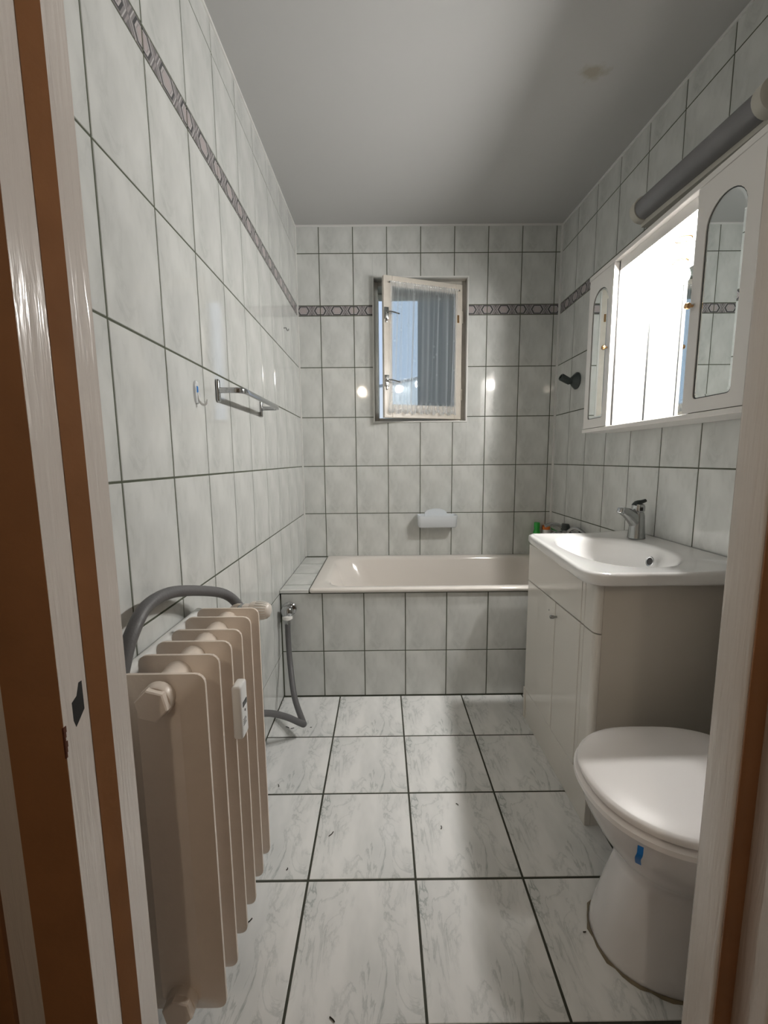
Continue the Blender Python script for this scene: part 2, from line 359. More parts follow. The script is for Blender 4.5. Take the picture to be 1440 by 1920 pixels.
# front wall with doorway, and the hall the camera stands in
JL, JR = -.3514, .4542
mb = MB()
mb.box((XL - .9, .453, 0), (-.385, YF, 2.75)); mb.box((.50, .453, 0), (XR + .7, YF, 2.75)); mb.box((-.385, .453, 2.06), (.50, YF, 2.75))
struct(mb.out('wall_front', 'hall_paint'), 'painted partition wall around the doorway')
HX0, HX1, HY0 = -1.35, 1.70, -2.4
struct(MB().box((HX0, HY0, -.1), (HX1, .34, -.002)).out('floor_hall', 'hall_floor'), 'brown hall floor')
struct(MB().box((HX0, HY0, 2.5), (HX1, .47, 2.6)).out('ceiling_hall', 'hall_paint'), 'hall ceiling')
struct(MB().box((HX0 - .1, HY0, -.1), (HX0, .53, 2.6)).out('wall_hall_left', 'hall_paint'), 'hall side wall')
struct(MB().box((HX1, HY0, -.1), (HX1 + .1, .53, 2.6)).out('wall_hall_right', 'hall_paint'), 'hall side wall')
struct(MB().box((HX0 - .1, HY0 - .1, -.1), (HX1 + .1, HY0, 2.6)).out('wall_hall_back', 'hall_paint'), 'hall end wall')
# door frame
door = bpy.data.objects.new('door_1', None); COL.objects.link(door); door.location = (0, .47, 0); struct(door, 'gloss painted door frame, white with brown steps, no door leaf in view')
ZD = 2.05
MB().prism([(-.42, YF + .002), (JL - .0015, YF + .002), (JL, YF + .0005), (JL, .4935), (-.3634, .4744), (-.42, .4744)], 0, ZD).out('lining', 'jamb_white', door)
MB().prism([(JL, .4935), (JL + .0006, .4929), (-.3628, .4737), (-.3634, .4744)], 0, ZD).out('stop_edge', 'jamb_brown', door)
MB().box((-.42, .4334, 0), (-.3634, .4747, ZD)).out('rebate', 'jamb_white', door)
hz0, hz1, hy0, hy1 = .852, .902, .4475, .4665                  # strike hole; its inner shade is painted as a black block
mb = MB(); q = [(hy0 + .001, hz1 - .018), (hy0 + .009, hz1 - .014), (hy0 + .014, hz1), (hy1, hz1), (hy1, hz0 + .014), (hy0 + .004, hz0), (hy0 + .001, hz0 + .010)]
mb.add([(-.404, a, b_) for a, b_ in q] + [(-.3632, a, b_) for a, b_ in q], [tuple(range(7)), tuple(range(13, 6, -1))] + [(k, (k + 1) % 7, 7 + (k + 1) % 7, 7 + k) for k in range(7)]); mb.out('strike_hole_shade', 'black', door)
MB().box((-.428, .4322, 0), (-.3635, .4338, ZD + .05), .0006, 1).out('casing', 'jamb_brown', door)
MB().box((-.428, .4338, 0), (-.400, .4545, ZD + .05)).out('casing_side', 'jamb_brown', door)
mb = MB()
for k in range(6): mb.box((-.3650, .4318, .826 + .006 * k), (-.3628, .4350 + .001 * ((k * 7) % 3), .834 + .006 * k), .0006, 1)
mb.out('chipped_patch', 'rust', door)
MB().box((-.60, .4400, 0), (-.4740, .4545, ZD), .003, 2).out('outer_casing', 'jamb_brown', door, smooth=True)
MB().box((-.4745, .4450, 0), (-.427, .4545, ZD), .001, 1).out('casing_edge', 'jamb_white', door)
MB().box((JR, .4790, 0), (.515, YF + .002, ZD), .006, 3).out('lining', 'jamb_white', door, smooth=True)
MB().box((JR + .0008, .4765, 0), (.4792, .4796, ZD), .0012, 2).out('stop_edge', 'jamb_brown', door, smooth=True)
MB().box((.4780, .4360, 0), (.515, .4795, ZD), .004, 2).out('rebate', 'jamb_white', door, smooth=True)
MB().box((.4785, .4300, 0), (.56, .466, ZD + .05), .004, 2).out('casing', 'jamb_white', door, smooth=True)
MB().box((-.40, .435, ZD - .04), (.51, YF + .002, ZD + .03), .003, 2).out('head', 'jamb_white', door)
MB().box((-.37, .462, -.03), (.48, YF + .004, .0), .002, 1).out('threshold', 'hall_floor', door)

# ------------------------------------------------------------------ window
win = bpy.data.objects.new('window_1', None); COL.objects.link(win); win.location = ((WX0 + WX1) / 2, YB, WZ0); struct(win, 'small window with an inward opening white sash')
e = .008
def rectframe(mb, x0, x1, z0, z1, y0, y1, t, bev=0):
    mb.box((x0, y0, z0), (x0 + t, y1, z1), bev); mb.box((x1 - t, y0, z0), (x1, y1, z1), bev)
    mb.box((x0 + t, y0, z0), (x1 - t, y1, z0 + t), bev); mb.box((x0 + t, y0, z1 - t), (x1 - t, y1, z1), bev); return mb
rectframe(MB(), WX0 - .003, WX1 + .003, WZ0 - .003, WZ1 + .003, YB - .007, YB + .012, .009, .001).out('edge_strip', 'trim_white', win)
rectframe(MB(), WX0, WX1, WZ0, WZ1, YB + .012, YB + .299, .004).out('reveal', 'frame_paint', win)
rectframe(MB(), WX0 + .003, WX1 - .003, WZ0 + .003, WZ1 - .003, YB + .055, YB + .125, .026, .003).out('window_frame', 'frame_paint', win)
rectframe(MB(), WX0 + .003, WX1 - .003, WZ0 + .003, WZ1 - .003, YB + .235, YB + .285, .030, .003).out('outer_frame', 'frame_paint', win)
# sash, hinged on the right, swung into the room
SA, SB = Vector((.018, 2.492, 0)), Vector((.500, 2.642, 0)); SU = (SB - SA).normalized(); SNr = Vector((SU.y, -SU.x, 0)); SW = (SB - SA).length     # SNr points to the room
SZ0, SZ1 = 1.410, 2.208
def sp(u, z, n): p = SA + SU * u + SNr * n; return (p.x, p.y, z)
def sbox(mb, u0, u1, z0, z1, n0, n1, bev=0):
    t = MB().box((u0, n0, z0), (u1, n1, z1), bev); mb.add([sp(v[0], v[2], v[1]) for v in t.v], t.f); return mb
mb = MB(); TH = .032
sbox(mb, 0, .052, SZ0, SZ1, -TH, 0, .003); sbox(mb, SW - .045, SW, SZ0, SZ1, -TH, 0, .003)
sbox(mb, .052, SW - .045, SZ0, SZ0 + .078, -TH, 0, .003); sbox(mb, .052, SW - .045, SZ1 - .055, SZ1, -TH, 0, .003)
sash = mb.out('sash', 'sash_paint', win)
pane = sbox(MB(), .050, SW - .043, SZ0 + .076, SZ1 - .053, -TH * .6, -TH * .6 + .003).out('pane', 'glass', sash)
for z in (1.56, 2.02):
    sbox(MB(), SW - .004, SW + .006, z - .035, z + .035, -.012, .006, .002).out('hinge', 'sash_paint', sash)
for z in (2.003, 1.625):
    mb = sbox(MB(), .004, .030, z - .035, z + .030, 0, .004, .001); sbox(mb, .012, .022, z - .055, z - .03, 0, .006, .001)
    mb.tube([sp(.018, z, .003), sp(.02, z - .002, .028), sp(.045, z - .004, .034), sp(.085, z - .012, .036)], .0038, 8)
    mb.lathe([(.008, 0), (.009, .006), (.005, .012)], sp(.018, z, .003), SNr, 12)
    mb.out('latch', 'dull_chrome', sash, smooth=True)
sbox(MB(), SW - .034, SW - .022, 1.985, 2.03, 0, .003, .001).out('wear_spot', 'brass', sash)
# sheer lace curtain on a thin wire, gathered at the lower hem
rodp = [sp(.034, SZ1 - .036, .010), sp(.25, SZ1 - .042, .011), sp(SW - .028, SZ1 - .039, .010)]
cr_ = thing('curtain_wire', 'thin wire with end hooks across the top of the open window sash', 'wire', rodp[1])
MB().tube(rodp, .0022, 8, 4).out('wire', 'white_plastic', cr_, smooth=True)
for u in (.034, SW - .028):
    MB().tube([sp(u, SZ1 - .038, -.003), sp(u, SZ1 - .038, .012), sp(u, SZ1 - .046, .016)], .003, 8, 3).out('hook', 'dull_chrome', cr_, smooth=True)
NU, NZ = 150, 40; u0, u1 = .038, SW - .040; zt, zb_ = SZ1 - .034, SZ0 + .030
rnd = random.Random(7); ph = [rnd.uniform(0, 6.28) for _ in range(6)]
def cur(i, j):
    t = i / NU; s_ = j / NZ; z = zt + (zb_ - zt) * s_
    fold = .0085 * (math.sin(t * 40 + ph[0] + 2.4 * math.sin(t * 6 + ph[1]) + .5 * s_) * (.6 + .4 * math.sin(t * 11 + ph[2])) + .30 * math.sin(t * 83 + ph[3] + s_ * 1.5))
    fold *= .6 + .5 * math.sin(min(1, s_ * 1.2) * PI)
    if s_ < .06: fold *= .6; fold += .003 * math.sin(t * 200)
    if s_ > .93: fold += .006 * math.sin(t * 95 + ph[4]); z += .006 * math.sin(t * 60 + ph[5])
    uu = u0 + (u1 - u0) * t - .016 * s_ * (1 - t) + .004 * math.sin(t * 22 + s_ * 3)
    return sp(uu, z, .014 + fold)
vs = [cur(i, j) for j in range(NZ + 1) for i in range(NU + 1)]
fs = [(j * (NU + 1) + i, j * (NU + 1) + i + 1, (j + 1) * (NU + 1) + i + 1, (j + 1) * (NU + 1) + i) for j in range(NZ) for i in range(NU)]
curt = thing('curtain', 'sheer white lace curtain gathered on the open window sash', 'curtain', sp(SW / 2, SZ0 + .03, .012))
mesh('fabric', vs, fs, 'lace', curt, smooth=True)
vs = []; fs = []
for i in range(NU + 1):
    t = i / NU; p = cur(i, NZ)
    for k in range(3): vs.append((p[0] + .004 * math.sin(t * 130 + k), p[1] - .004 - .004 * math.cos(t * 130 + k), p[2] + .018 - .011 * k + .004 * math.sin(t * 47)))
for i in range(NU):
    for k in range(2): fs.append((i * 3 + k, i * 3 + k + 1, (i + 1) * 3 + k + 1, (i + 1) * 3 + k))
mesh('ruffle_hem', vs, fs, 'lace', curt, smooth=True)
# what stands outside
struct(MB().box((-30, yb + .30, -.3), (30, 45, -.1)).out('ground', 'ground'), 'ground outside the window')
HA, HB = Vector((.497, 2.915, 0)), Vector((.292, 3.27, 0)); hu = (HB - HA).normalized(); hn = Vector((hu.y, -hu.x, 0))
mb = MB(); t = MB().box((0, -.015, WZ0 - .1), ((HB - HA).length, .015, WZ1 + .45), .003, 1); mb.add([((HA + hu * v[0] + hn * v[1]).x, (HA + hu * v[0] + hn * v[1]).y, v[2]) for v in t.v], t.f)
mb.out('outer_shutter', 'neighbour_wall', win)
nw = thing('white_shed', 'low white house with a slanting roof line seen through the curtain', 'house', (-.2, 13, -.1))
MB().add([(-2.5, 12, -.1), (1.6, 12, -.1), (1.6, 12, 3.55), (-2.5, 12, 2.75), (-2.5, 15, -.1), (1.6, 15, -.1), (1.6, 15, 3.55), (-2.5, 15, 2.75)],
         [(0, 1, 2, 3), (7, 6, 5, 4), (0, 4, 5, 1), (1, 5, 6, 2), (3, 7, 4, 0)]).out('wall', 'neighbour_white', nw)
MB().add([(-2.8, 11.95, 2.69), (1.8, 11.95, 3.58), (1.8, 15.2, 3.58), (-2.8, 15.2, 2.69), (-2.8, 11.95, 2.73), (1.8, 11.95, 3.62), (1.8, 15.2, 3.62), (-2.8, 15.2, 2.73)],
         [(0, 1, 2, 3), (7, 6, 5, 4), (0, 4, 5, 1), (1, 5, 6, 2), (2, 6, 7, 3), (3, 7, 4, 0)]).out('roof', 'roof', nw)

# ------------------------------------------------------------------ bathtub
tub = thing('bathtub', 'cream enamelled bathtub built into the tiled surround', 'bathtub', (.36, 2.25, .0))
tx0, tx1, ty0, ty1 = -.354, XR - .002, 1.899, YB - .001; tcx, tcy = (tx0 + tx1) / 2, (ty0 + ty1) / 2; ta, tb = (tx1 - tx0) / 2, (ty1 - ty0) / 2
def trect(d, z, r): return [(x, y, z) for x, y in rrect(tcx, tcy, ta - d, tb - d, r, 15)]
def tin(x0, x1, y0, y1, r, z): return [(x, y, z) for x, y in rrect((x0 + x1) / 2, (y0 + y1) / 2, (x1 - x0) / 2, (y1 - y0) / 2, r, 15)]
mb = MB()
mb.rings([trect(.004, .532, .012), trect(0, .536, .016), trect(0, .545, .016), trect(.004, .5515, .016), trect(.012, .5535, .018), tin(-.300, 1.030, 1.945, 2.548, .10, .5505), tin(-.288, 1.022, 1.955, 2.542, .12, .546), tin(-.276, 1.014, 1.963, 2.536, .14, .530),
          tin(-.225, .99, 1.985, 2.515, .16, .40), tin(-.13, .97, 2.005, 2.495, .17, .26), tin(-.04, .94, 2.04, 2.46, .16, .185), tin(.05, .90, 2.09, 2.41, .14, .165)], cap0=False)
mb.out('tub_shell', 'enamel', tub, smooth=True, angle=60)
mb = MB(); mb.tube([(tx0 + .02, ty0 + .008, .543), (tx1 - .002, ty0 + .008, .543)], .0095, 12, 0); mb.out('front_lip', 'enamel', tub, smooth=True)
MB().lathe([(.001, 0), (.030, 0), (.032, .004), (.02, .006)], (.80, 2.25, .166), (0, 0, 1), 20).out('drain', 'chrome', tub, smooth=True)

# soap dish on the back wall
sd = thing('soap_dish', 'pale plastic soap dish fixed to the tiles above the bathtub', 'soap dish', (.34, YB - .04, .742))
pl = [(.268, .79), (.408, .79)] + [(.338 + .070 * math.cos(a), .822 + .030 * math.sin(a)) for a in [math.radians(5 + 170 * k / 12) for k in range(13)]]
n = len(pl); v = [(x, YB - .018, z) for x, z in pl] + [(x, YB + .0, z) for x, z in pl]
mesh('back_plate', v, [tuple(range(n)), tuple(range(n, 2 * n))[::-1]] + [(i, (i + 1) % n, n + (i + 1) % n, n + i) for i in range(n)], 'dish_plastic', sd)
mb = MB(); R = lambda hw, hy, r, z, dy=0: [(x, y, z) for x, y in rrect(.340, YB - .055 + dy, hw, hy, r, 6)]
mb.rings([R(.114, .049, .02, .744, .004), R(.118, .053, .022, .750, .001), R(.121, .0545, .022, .808), R(.123, .0550, .022, .812), R(.123, .0550, .022, .818), R(.117, .049, .02, .818), R(.113, .045, .02, .792), R(.10, .038, .02, .788)])
mb.out('tray', 'dish_plastic', sd, smooth=True, angle=50)

# bath mixer and bottles in the far right corner
mx_ = thing('bath_mixer', 'chrome bath mixer tap with dark lever on the wall beside the tub', 'tap', (1.04, 2.28, .745))
mb = MB(); mb.tube([(1.035, 2.14, .748), (1.035, 2.44, .748)], .022, 16, 0)
for y in (2.18, 2.40): mb.lathe([(.032, 0), (.032, .006), (.014, .010), (.014, .045)], (XR, y, .748), (-1, 0, 0), 16)
mb.out('body', 'chrome', mx_, smooth=True)
MB().tube([(1.035, 2.29, .755), (1.0, 2.29, .785), (.955, 2.285, .793), (.915, 2.28, .785)], .010, 12, 5).out('lever', 'chrome', mx_, smooth=True)
MB().lathe([(.024, 0), (.026, .02), (.022, .032), (.008, .036)], (1.035, 2.29, .758), (-.15, 0, 1), 18).out('cartridge_cap', 'dark_plastic_and_shade', mx_, smooth=True)
MB().tube([(1.035, 2.22, .745), (1.01, 2.20, .765), (1.03, 2.16, .79), (1.05, 2.10, .77), (1.05, 2.02, .72), (1.045, 1.98, .66)], .0085, 10, 6).out('shower_hose', 'dull_chrome', mx_, smooth=True)
MB().tube([(1.02, 2.29, .74), (.97, 2.29, .735), (.93, 2.29, .70)], .012, 12, 5).out('spout', 'chrome', mx_, smooth=True)
def bottle(name, label, x, y, z, r, h, mat, capmat, capr, caph):
    t = thing(name, label, 'bottle', (x, y, z))
    MB().lathe([(r * .8, 0), (r, .006), (r, h * .72), (r * .85, h * .86), (capr * .9, h * .93), (capr * .9, h)], (x, y, z), (0, 0, 1), 20).out('body', mat, t, smooth=True, angle=50)
    MB().lathe([(capr, 0), (capr, caph * .85), (capr * .9, caph)], (x, y, z + h - .002), (0, 0, 1), 18).out('cap', capmat, t, smooth=True, angle=50)
bottle('shampoo_bottle', 'small green bottle on the bathtub rim in the tiled corner', .978, 2.567, .552, .024, .175, 'green_plastic', 'green_plastic', .018, .035)
bottle('lotion_bottle', 'white bottle with orange cap on the bathtub rim beside the green bottle', 1.036, 2.566, .552, .026, .165, 'white_plastic', 'orange_plastic', .024, .025)

# hand shower holder on the right wall
sh = thing('shower_holder', 'dark grey hand shower holder on the right wall tiles', 'holder', (XR, 2.325, 1.54))
MB().lathe([(.045, 0), (.046, .006), (.036, .018), (.019, .034), (.016, .050)], (XR, 2.325, 1.582), (-1, 0, 0), 28).out('rosette', 'dark_plastic_and_shade', sh, smooth=True)
mb = MB(); mb.lathe([(.014, -.03), (.018, -.028), (.019, .028), (.017, .032), (.012, .032), (.011, -.03)], (XR - .068, 2.315, 1.588), (-.75, -.1, .35), 20, cap=False)
mb.out('clip', 'dark_plastic_and_shade', sh, smooth=True, angle=50)

# ------------------------------------------------------------------ wall tap and hose
vt = thing('wall_tap', 'small chrome wall tap with white thread tape on the tub front', 'tap', (-.45, YT, .40))
MB().lathe([(.034, 0), (.034, .003), (.030, .008), (.016, .012), (.016, .02)], (-.452, YT, .452), (0, -1, 0), 24).out('rosette', 'chrome', vt, smooth=True)
mb = MB(); mb.lathe([(.017, 0), (.019, .012), (.027, .020), (.030, .034), (.028, .044), (.020, .052), (.006, .055)], (-.452, YT - .015, .455), (0, -1, 0), 20); mb.out('body', 'chrome', vt, smooth=True)
MB().lathe([(.018, 0), (.023, .004), (.024, .018), (.016, .024)], (-.452, YT - .05, .441), (0, 0, -1), 18).out('thread_tape', 'ptfe', vt, smooth=True)
MB().lathe([(.015, 0), (.015, .022), (.010, .024)], (-.452, YT - .05, .420), (0, 0, -1), 6).out('nut', 'dull_chrome', vt)
mb = MB()
hp = [(-.452, YT - .05, .405), (-.450, 1.853, .33), (-.436, 1.815, .22), (-.400, 1.72, .115), (-.347, 1.62, .068), (-.338, 1.602, .064), (-.350, 1.592, .076), (-.395, 1.558, .125), (-.440, 1.50, .180), (-.465, 1.40, .245), (-.468, 1.28, .32), (-.455, 1.18, .42), (-.415, 1.11, .58), (-.392, 1.09, .70), (-.392, 1.085, .762), (-.418, 1.055, .812), (-.445, .96, .853), (-.455, .85, .884), (-.455, .765, .886), (-.452, .715, .862), (-.452, .68, .82), (-.452, .645, .74), (-.452, .61, .60), (-.455, .585, .40), (-.46, .58, .16), (-.46, .60, .012)]
hose = mb.tube(hp, .0128, 14, 5).out('drain_hose', 'hose_grey', None, (-.46, 1.2, 0), smooth=True); tag(hose, 'grey rubber hose looping from the wall tap behind and over the radiator', 'hose')

# ------------------------------------------------------------------ radiator
rad = thing('radiator', 'cream painted sectional radiator standing along the left wall', 'radiator', (-.3735, .80, .146))
RX, RZ, RHW, RHH = -.3735, .477, .0735, .332
for i in range(6):
    yc = .652 + .0603 * i; zt_ = .002 * ((i * 5) % 3)
    ring = lambda d, y, r: [(x, y, z + zt_) for x, z in rrect(RX, RZ, RHW - d, RHH - d, r, 4)]
    mb = MB(); mb.rings([ring(.050, yc - .0150, .012), ring(.038, yc - .0165, .012), ring(.030, yc - .0125, .012), ring(.0025, yc - .0040, .016), ring(0, yc - .0028, .017), ring(0, yc + .0028, .017), ring(.0025, yc + .0040, .016), ring(.030, yc + .0125, .012), ring(.038, yc + .0165, .012), ring(.050, yc + .0150, .012)])
    mb.out('section', 'radiator_paint', rad, smooth=True, angle=22)
for z in (.774, .188):
    for i in range(5):
        y = .652 + .0603 * i
        MB().lathe([(.031, .004), (.0285, .016), (.0275, .030), (.0285, .044), (.031, .056)], (-.372, y, z), (0, 1, 0), 20).out('nipple', 'radiator_paint', rad, smooth=True)
    pg = MB().lathe([(.028, 0), (.0275, .016), (.026, .018)], (-.372, .641, z), (0, -1, 0), 26).out('plug_collar', 'radiator_paint', rad, smooth=True, angle=50)
    MB().lathe([(.0275, 0), (.0275, .011), (.0255, .013)], (-.372, .624, z), (0, -1, .05), 6).out('hex_plug', 'radiator_paint', pg)
MB().lathe([(.016, 0), (.016, .02), (.012, .022), (.012, .036)], (-.372, .957, .774), (0, 1, 0), 18).out('tail_piece', 'dull_chrome', rad, smooth=True)
for y in (.74, .89): MB().box((XL - .002, y - .012, .70), (-.40, y + .012, .712), .002).out('bracket', 'radiator_paint', rad)
# valve and thermostat head
tv = thing('radiator_thermostat', 'cream ribbed thermostat head on the far end of the radiator', 'thermostat', (-.34, 1.015, .785))
MB().lathe([(.014, -.02), (.016, -.015), (.016, .015), (.012, .02)], (-.362, 1.012, .780), (0, 1, 0), 16).out('valve_body', 'dull_chrome', tv, smooth=True)
MB().tube([(-.362, 1.03, .785), (-.40, 1.055, .77), (-.44, 1.06, .70), (-.455, 1.06, .5), (-.455, 1.06, .2), (-.455, 1.06, .0)], .009, 12, 5).out('supply_pipe', 'radiator_paint', tv, smooth=True)
MB().lathe([(.014, 0), (.017, .006), (.017, .022)], (-.358, 1.012, .784), (1, -.12, .0), 20).out('union_nut', 'cream_plastic', tv, smooth=True, angle=50)
hd = MB().lathe([(.0195, 0), (.0215, .004), (.0225, .012), (.0225, .030), (.0205, .042), (.016, .049), (.008, .0525), (.001, .053)], (-.338, 1.012, .784), (1, -.12, .0), 32).out('head', 'cream_plastic', tv, smooth=True)
ax = Vector((1, -.12, 0)).normalized(); t1 = Vector((0, 0, 1)); t2 = ax.cross(t1)
for k in range(20):
    a = 2 * PI * k / 20; d = t1 * math.cos(a) + t2 * math.sin(a); b0 = Vector((-.338, 1.012, .784))
    MB().tube([b0 + ax * .016 + d * .0228, b0 + ax * .031 + d * .0226, b0 + ax * .044 + d * .0192], .0014, 6, 3).out('grip_rib', 'trim_white', hd, smooth=True)
# heat cost meter clipped to the radiator front
hm = thing('heat_meter', 'white heat cost meter clipped between the radiator sections', 'meter', (-.29, .775, .61))
MB().box((-.3005, .757, .610), (-.281, .793, .722), .005, 3).out('case', 'white_plastic', hm, smooth=True)
MB().box((-.2820, .764, .674), (-.2802, .786, .685), .0006, 1).out('display', 'display', hm)
MB().lathe([(.0026, 0), (.0026, .0012)], (-.2815, .775, .664), (1, 0, 0), 10).out('sensor_eye', 'display', hm)
for k in range(4): MB().box((-.2815, .764, .648 - .004 * k), (-.2806, .777 + .003 * (k % 2), .6495 - .004 * k)).out('print_line', 'hose_grey', hm)
# painted heating pipe along the wall
hpipe = MB().tube([(-.478, .555, .772), (-.478, 1.03, .772)], .013, 14, 0).out('heating_pipe', 'trim_white', None, (-.478, .79, .759), smooth=True); tag(hpipe, 'white painted pipe running along the wall behind the radiator', 'pipe')

# ------------------------------------------------------------------ things on the left wall
tr_ = thing('towel_rail', 'short chrome towel rail with two wall plates on left wall', 'towel rail', (XL, 1.5, 1.34))
for y in (1.282, 1.731):
    mb = MB(); mb.box((XL - .001, y - .009, 1.340), (XL + .010, y + .009, 1.407), .006, 3); mb.out('wall_plate', 'chrome', tr_, smooth=True)
mb = MB(); rr = []
pth = catmull([Vector((XL + .004, 1.282, 1.374)), Vector((XL + .045, 1.282, 1.374)), Vector((XL + .068, 1.288, 1.374)), Vector((XL + .078, 1.312, 1.374)), Vector((XL + .078, 1.40, 1.374)), Vector((XL + .078, 1.62, 1.374)), Vector((XL + .078, 1.70, 1.374)), Vector((XL + .068, 1.725, 1.374)), Vector((XL + .045, 1.731, 1.374)), Vector((XL + .004, 1.731, 1.374))], 5)
for i, p in enumerate(pth):
    t = (pth[min(i + 1, len(pth) - 1)] - pth[max(i - 1, 0)]).normalized(); q = Vector((0, 0, 1)).cross(t)
    rr.append([p + q * a + Vector((0, 0, b_)) for a, b_ in rrect(0, 0, .0045, .0085, .003, 2)])
mb.rings(rr).out('rail', 'chrome', tr_, smooth=True, angle=50)
ah = thing('adhesive_hook', 'clear oval adhesive hook with a blue mark on the left wall', 'hook', (XL, 1.138, 1.316))
mb = MB(); mb.rings([[(XL + h, y, z) for y, z in sell(1.137, 1.345, .016 * s_, .031 * s_, 2.3, 28)] for h, s_ in ((0, 1), (.003, 1), (.0055, .9))]); mb.out('pad', 'clear_plastic', ah, smooth=True, angle=50)
MB().tube([(XL + .004, 1.138, 1.345), (XL + .008, 1.138, 1.325), (XL + .014, 1.140, 1.314), (XL + .024, 1.142, 1.316), (XL + .028, 1.142, 1.327)], .003, 10, 5).out('hook_arm', 'white_plastic', ah, smooth=True)
MB().box((XL + .005, 1.131, 1.344), (XL + .0064, 1.140, 1.361), .002, 2).out('blue_mark', 'blue_plastic', ah, smooth=True)
sk = MB().tube([(XL - .002, 2.214, 1.836), (XL + .012, 2.214, 1.836), (XL + .016, 2.214, 1.826), (XL + .022, 2.214, 1.823), (XL + .026, 2.214, 1.832)], .0028, 8, 4).out('screw_hook', 'dull_chrome', None, (XL, 2.214, 1.82), smooth=True); tag(sk, 'tiny metal screw hook high on left wall above the tub', 'hook')

# ------------------------------------------------------------------ vanity unit
VX, VY0, VY1, VZT = .630, 1.166, 1.728, .800
va = thing('vanity_cabinet', 'cream gloss vanity cabinet with two doors under the washbasin', 'cabinet', (.85, 1.43, 0))
for y0, y1 in ((VY0, VY0 + .016), (VY1 - .016, VY1)): MB().box((VX + .0205, y0, .150), (XR - .002, y1, VZT - .0005), .001, 1).out('side_panel', 'vanity_side', va)
MB().box((VX + .0205, VY0 + .016, .150), (XR - .002, VY1 - .016, .166)).out('bottom_board', 'vanity_side', va)
MB().box((XR - .012, VY0 + .016, .166), (XR - .002, VY1 - .016, VZT - .0005)).out('back_board', 'vanity_side', va)
MB().box((VX + .0205, VY0 + .016, .630), (VX + .036, VY1 - .016, .652)).out('cross_rail_shade', 'dark_plastic_and_shade', va)  # rail coloured dark to paint the shade in the gap below the drawer
mb = MB(); mb.box((VX + .002, VY0 + .004, 0), (VX + .022, VY1 + .020, .1385), .0015, 1); mb.box((VX + .022, VY0 + .004, 0), (XR - .01, VY0 + .02, .1385)); mb.out('plinth', 'vanity_gloss', va)
MB().box((VX + .010, VY0 + .006, .137), (VX + .0195, VY1 - .001, .147)).out('shadow_gap', 'dark_plastic_and_shade', va)  # dark strip painted for the shade between doors and plinth
MB().box((VX + .0205, 1.427, .160), (VX + .034, 1.463, .632)).out('centre_post_shade', 'dark_plastic_and_shade', va)  # post coloured dark to paint the shade between the two doors
mb = MB()
for k in range(2): mb.tube([(VX + .002, VY1 - .010 + .014 * k, .001), (VX + .0015, VY1 - .018 + .014 * k, .05), (VX + .0015, VY1 - .014 + .014 * k, .10), (VX + .002, VY1 - .008 + .014 * k, .136)], .002, 6, 4)
mb.out('plinth_bead', 'vanity_side', va, smooth=True)
def panel(name, y0, y1, z0, z1, near):
    mb = MB()
    if near:                                      # rounded near end with two vertical grooves
        g1, g2 = 1.256, 1.234
        mb.box((VX, g1 + .0016, z0), (VX + .0195, y1, z1), .0015, 1); mb.box((VX + .0004, g2 + .0014, z0), (VX + .0195, g1 - .0010, z1), .0008, 1)
        pr_ = [(VX + .0195, y0), (VX + .0195, g2 - .0008), (VX + .0004, g2 - .0008)] + [(VX + .016 - .0156 * math.cos(a), y0 + .022 - .022 * math.sin(a)) for a in [math.radians(90 * k / 6) for k in range(7)]]
        mb.prism(pr_, z0, z1); mb.box((VX + .012, g2 - .002, z0 + .001), (VX + .0195, g1 + .002, z1 - .001))
    else: mb.box((VX, y0, z0), (VX + .0195, y1, z1), .002, 1)
    return mb.out(name, 'vanity_gloss', va)
panel('drawer_front', VY0, VY1, .6415, .797, True)
d1 = panel('door', VY0, 1.4422, .1425, .6370, True)
d2 = panel('door', 1.4470, VY1, .1425, .6370, False)
MB().lathe([(.004, 0), (.004, .010), (.0065, .012), (.0065, .024), (.005, .026)], (VX + .001, 1.430, .590), (-1, 0, 0), 14).out('knob', 'dull_chrome', d1, smooth=True, angle=50)
MB().lathe([(.0025, 0), (.0025, .0012)], (VX + .0005, 1.500, .590), (-1, 0, 0), 10).out('screw_hole', 'dark_plastic_and_shade', d2)

# washbasin
ba = thing('washbasin', 'white ceramic washbasin with oval bowl set on the vanity', 'washbasin', (.85, 1.43, VZT))
NB = 96
def outline(d, z):
    c = [(.628 + d, 1.757 - d), (.574 + d, 1.112 + d), (XR - .001, 1.112 + d), (XR - .001, 1.757 - d)]
    rad_ = [.030, .075, .006, .006]; pts = []
    for i in range(4):
        p, pv, nx = Vector(c[i]), Vector(c[i - 1]), Vector(c[(i + 1) % 4]); r = max(.003, rad_[i] - d)
        e0, e1 = (pv - p).normalized(), (nx - p).normalized(); a = p + e0 * r; b_ = p + e1 * r
        for k in range(9): t = k / 8; pts.append((1 - t) ** 2 * a + 2 * t * (1 - t) * p + t * t * b_)
    return resample_angle(pts, BC, z)
BC = Vector((.800, 1.440))
def resample_angle(pts, c, z):
    """points of the closed outline at equal angles round c"""
    out = []; n = len(pts)
    for k in range(NB):
        a = 2 * PI * k / NB; d = Vector((math.cos(a), math.sin(a))); best = None
        for i in range(n):
            p, q = pts[i] - c, pts[(i + 1) % n] - c; e_ = q - p; den = d.x * e_.y - d.y * e_.x
            if abs(den) < 1e-12: continue
            t = (p.x * e_.y - p.y * e_.x) / den; s_ = (p.x * d.y - p.y * d.x) / den
            if t > 0 and -1e-6 <= s_ <= 1 + 1e-6: best = t if best is None else max(best, t)
        out.append((c.x + d.x * best, c.y + d.y * best, z))
    return out
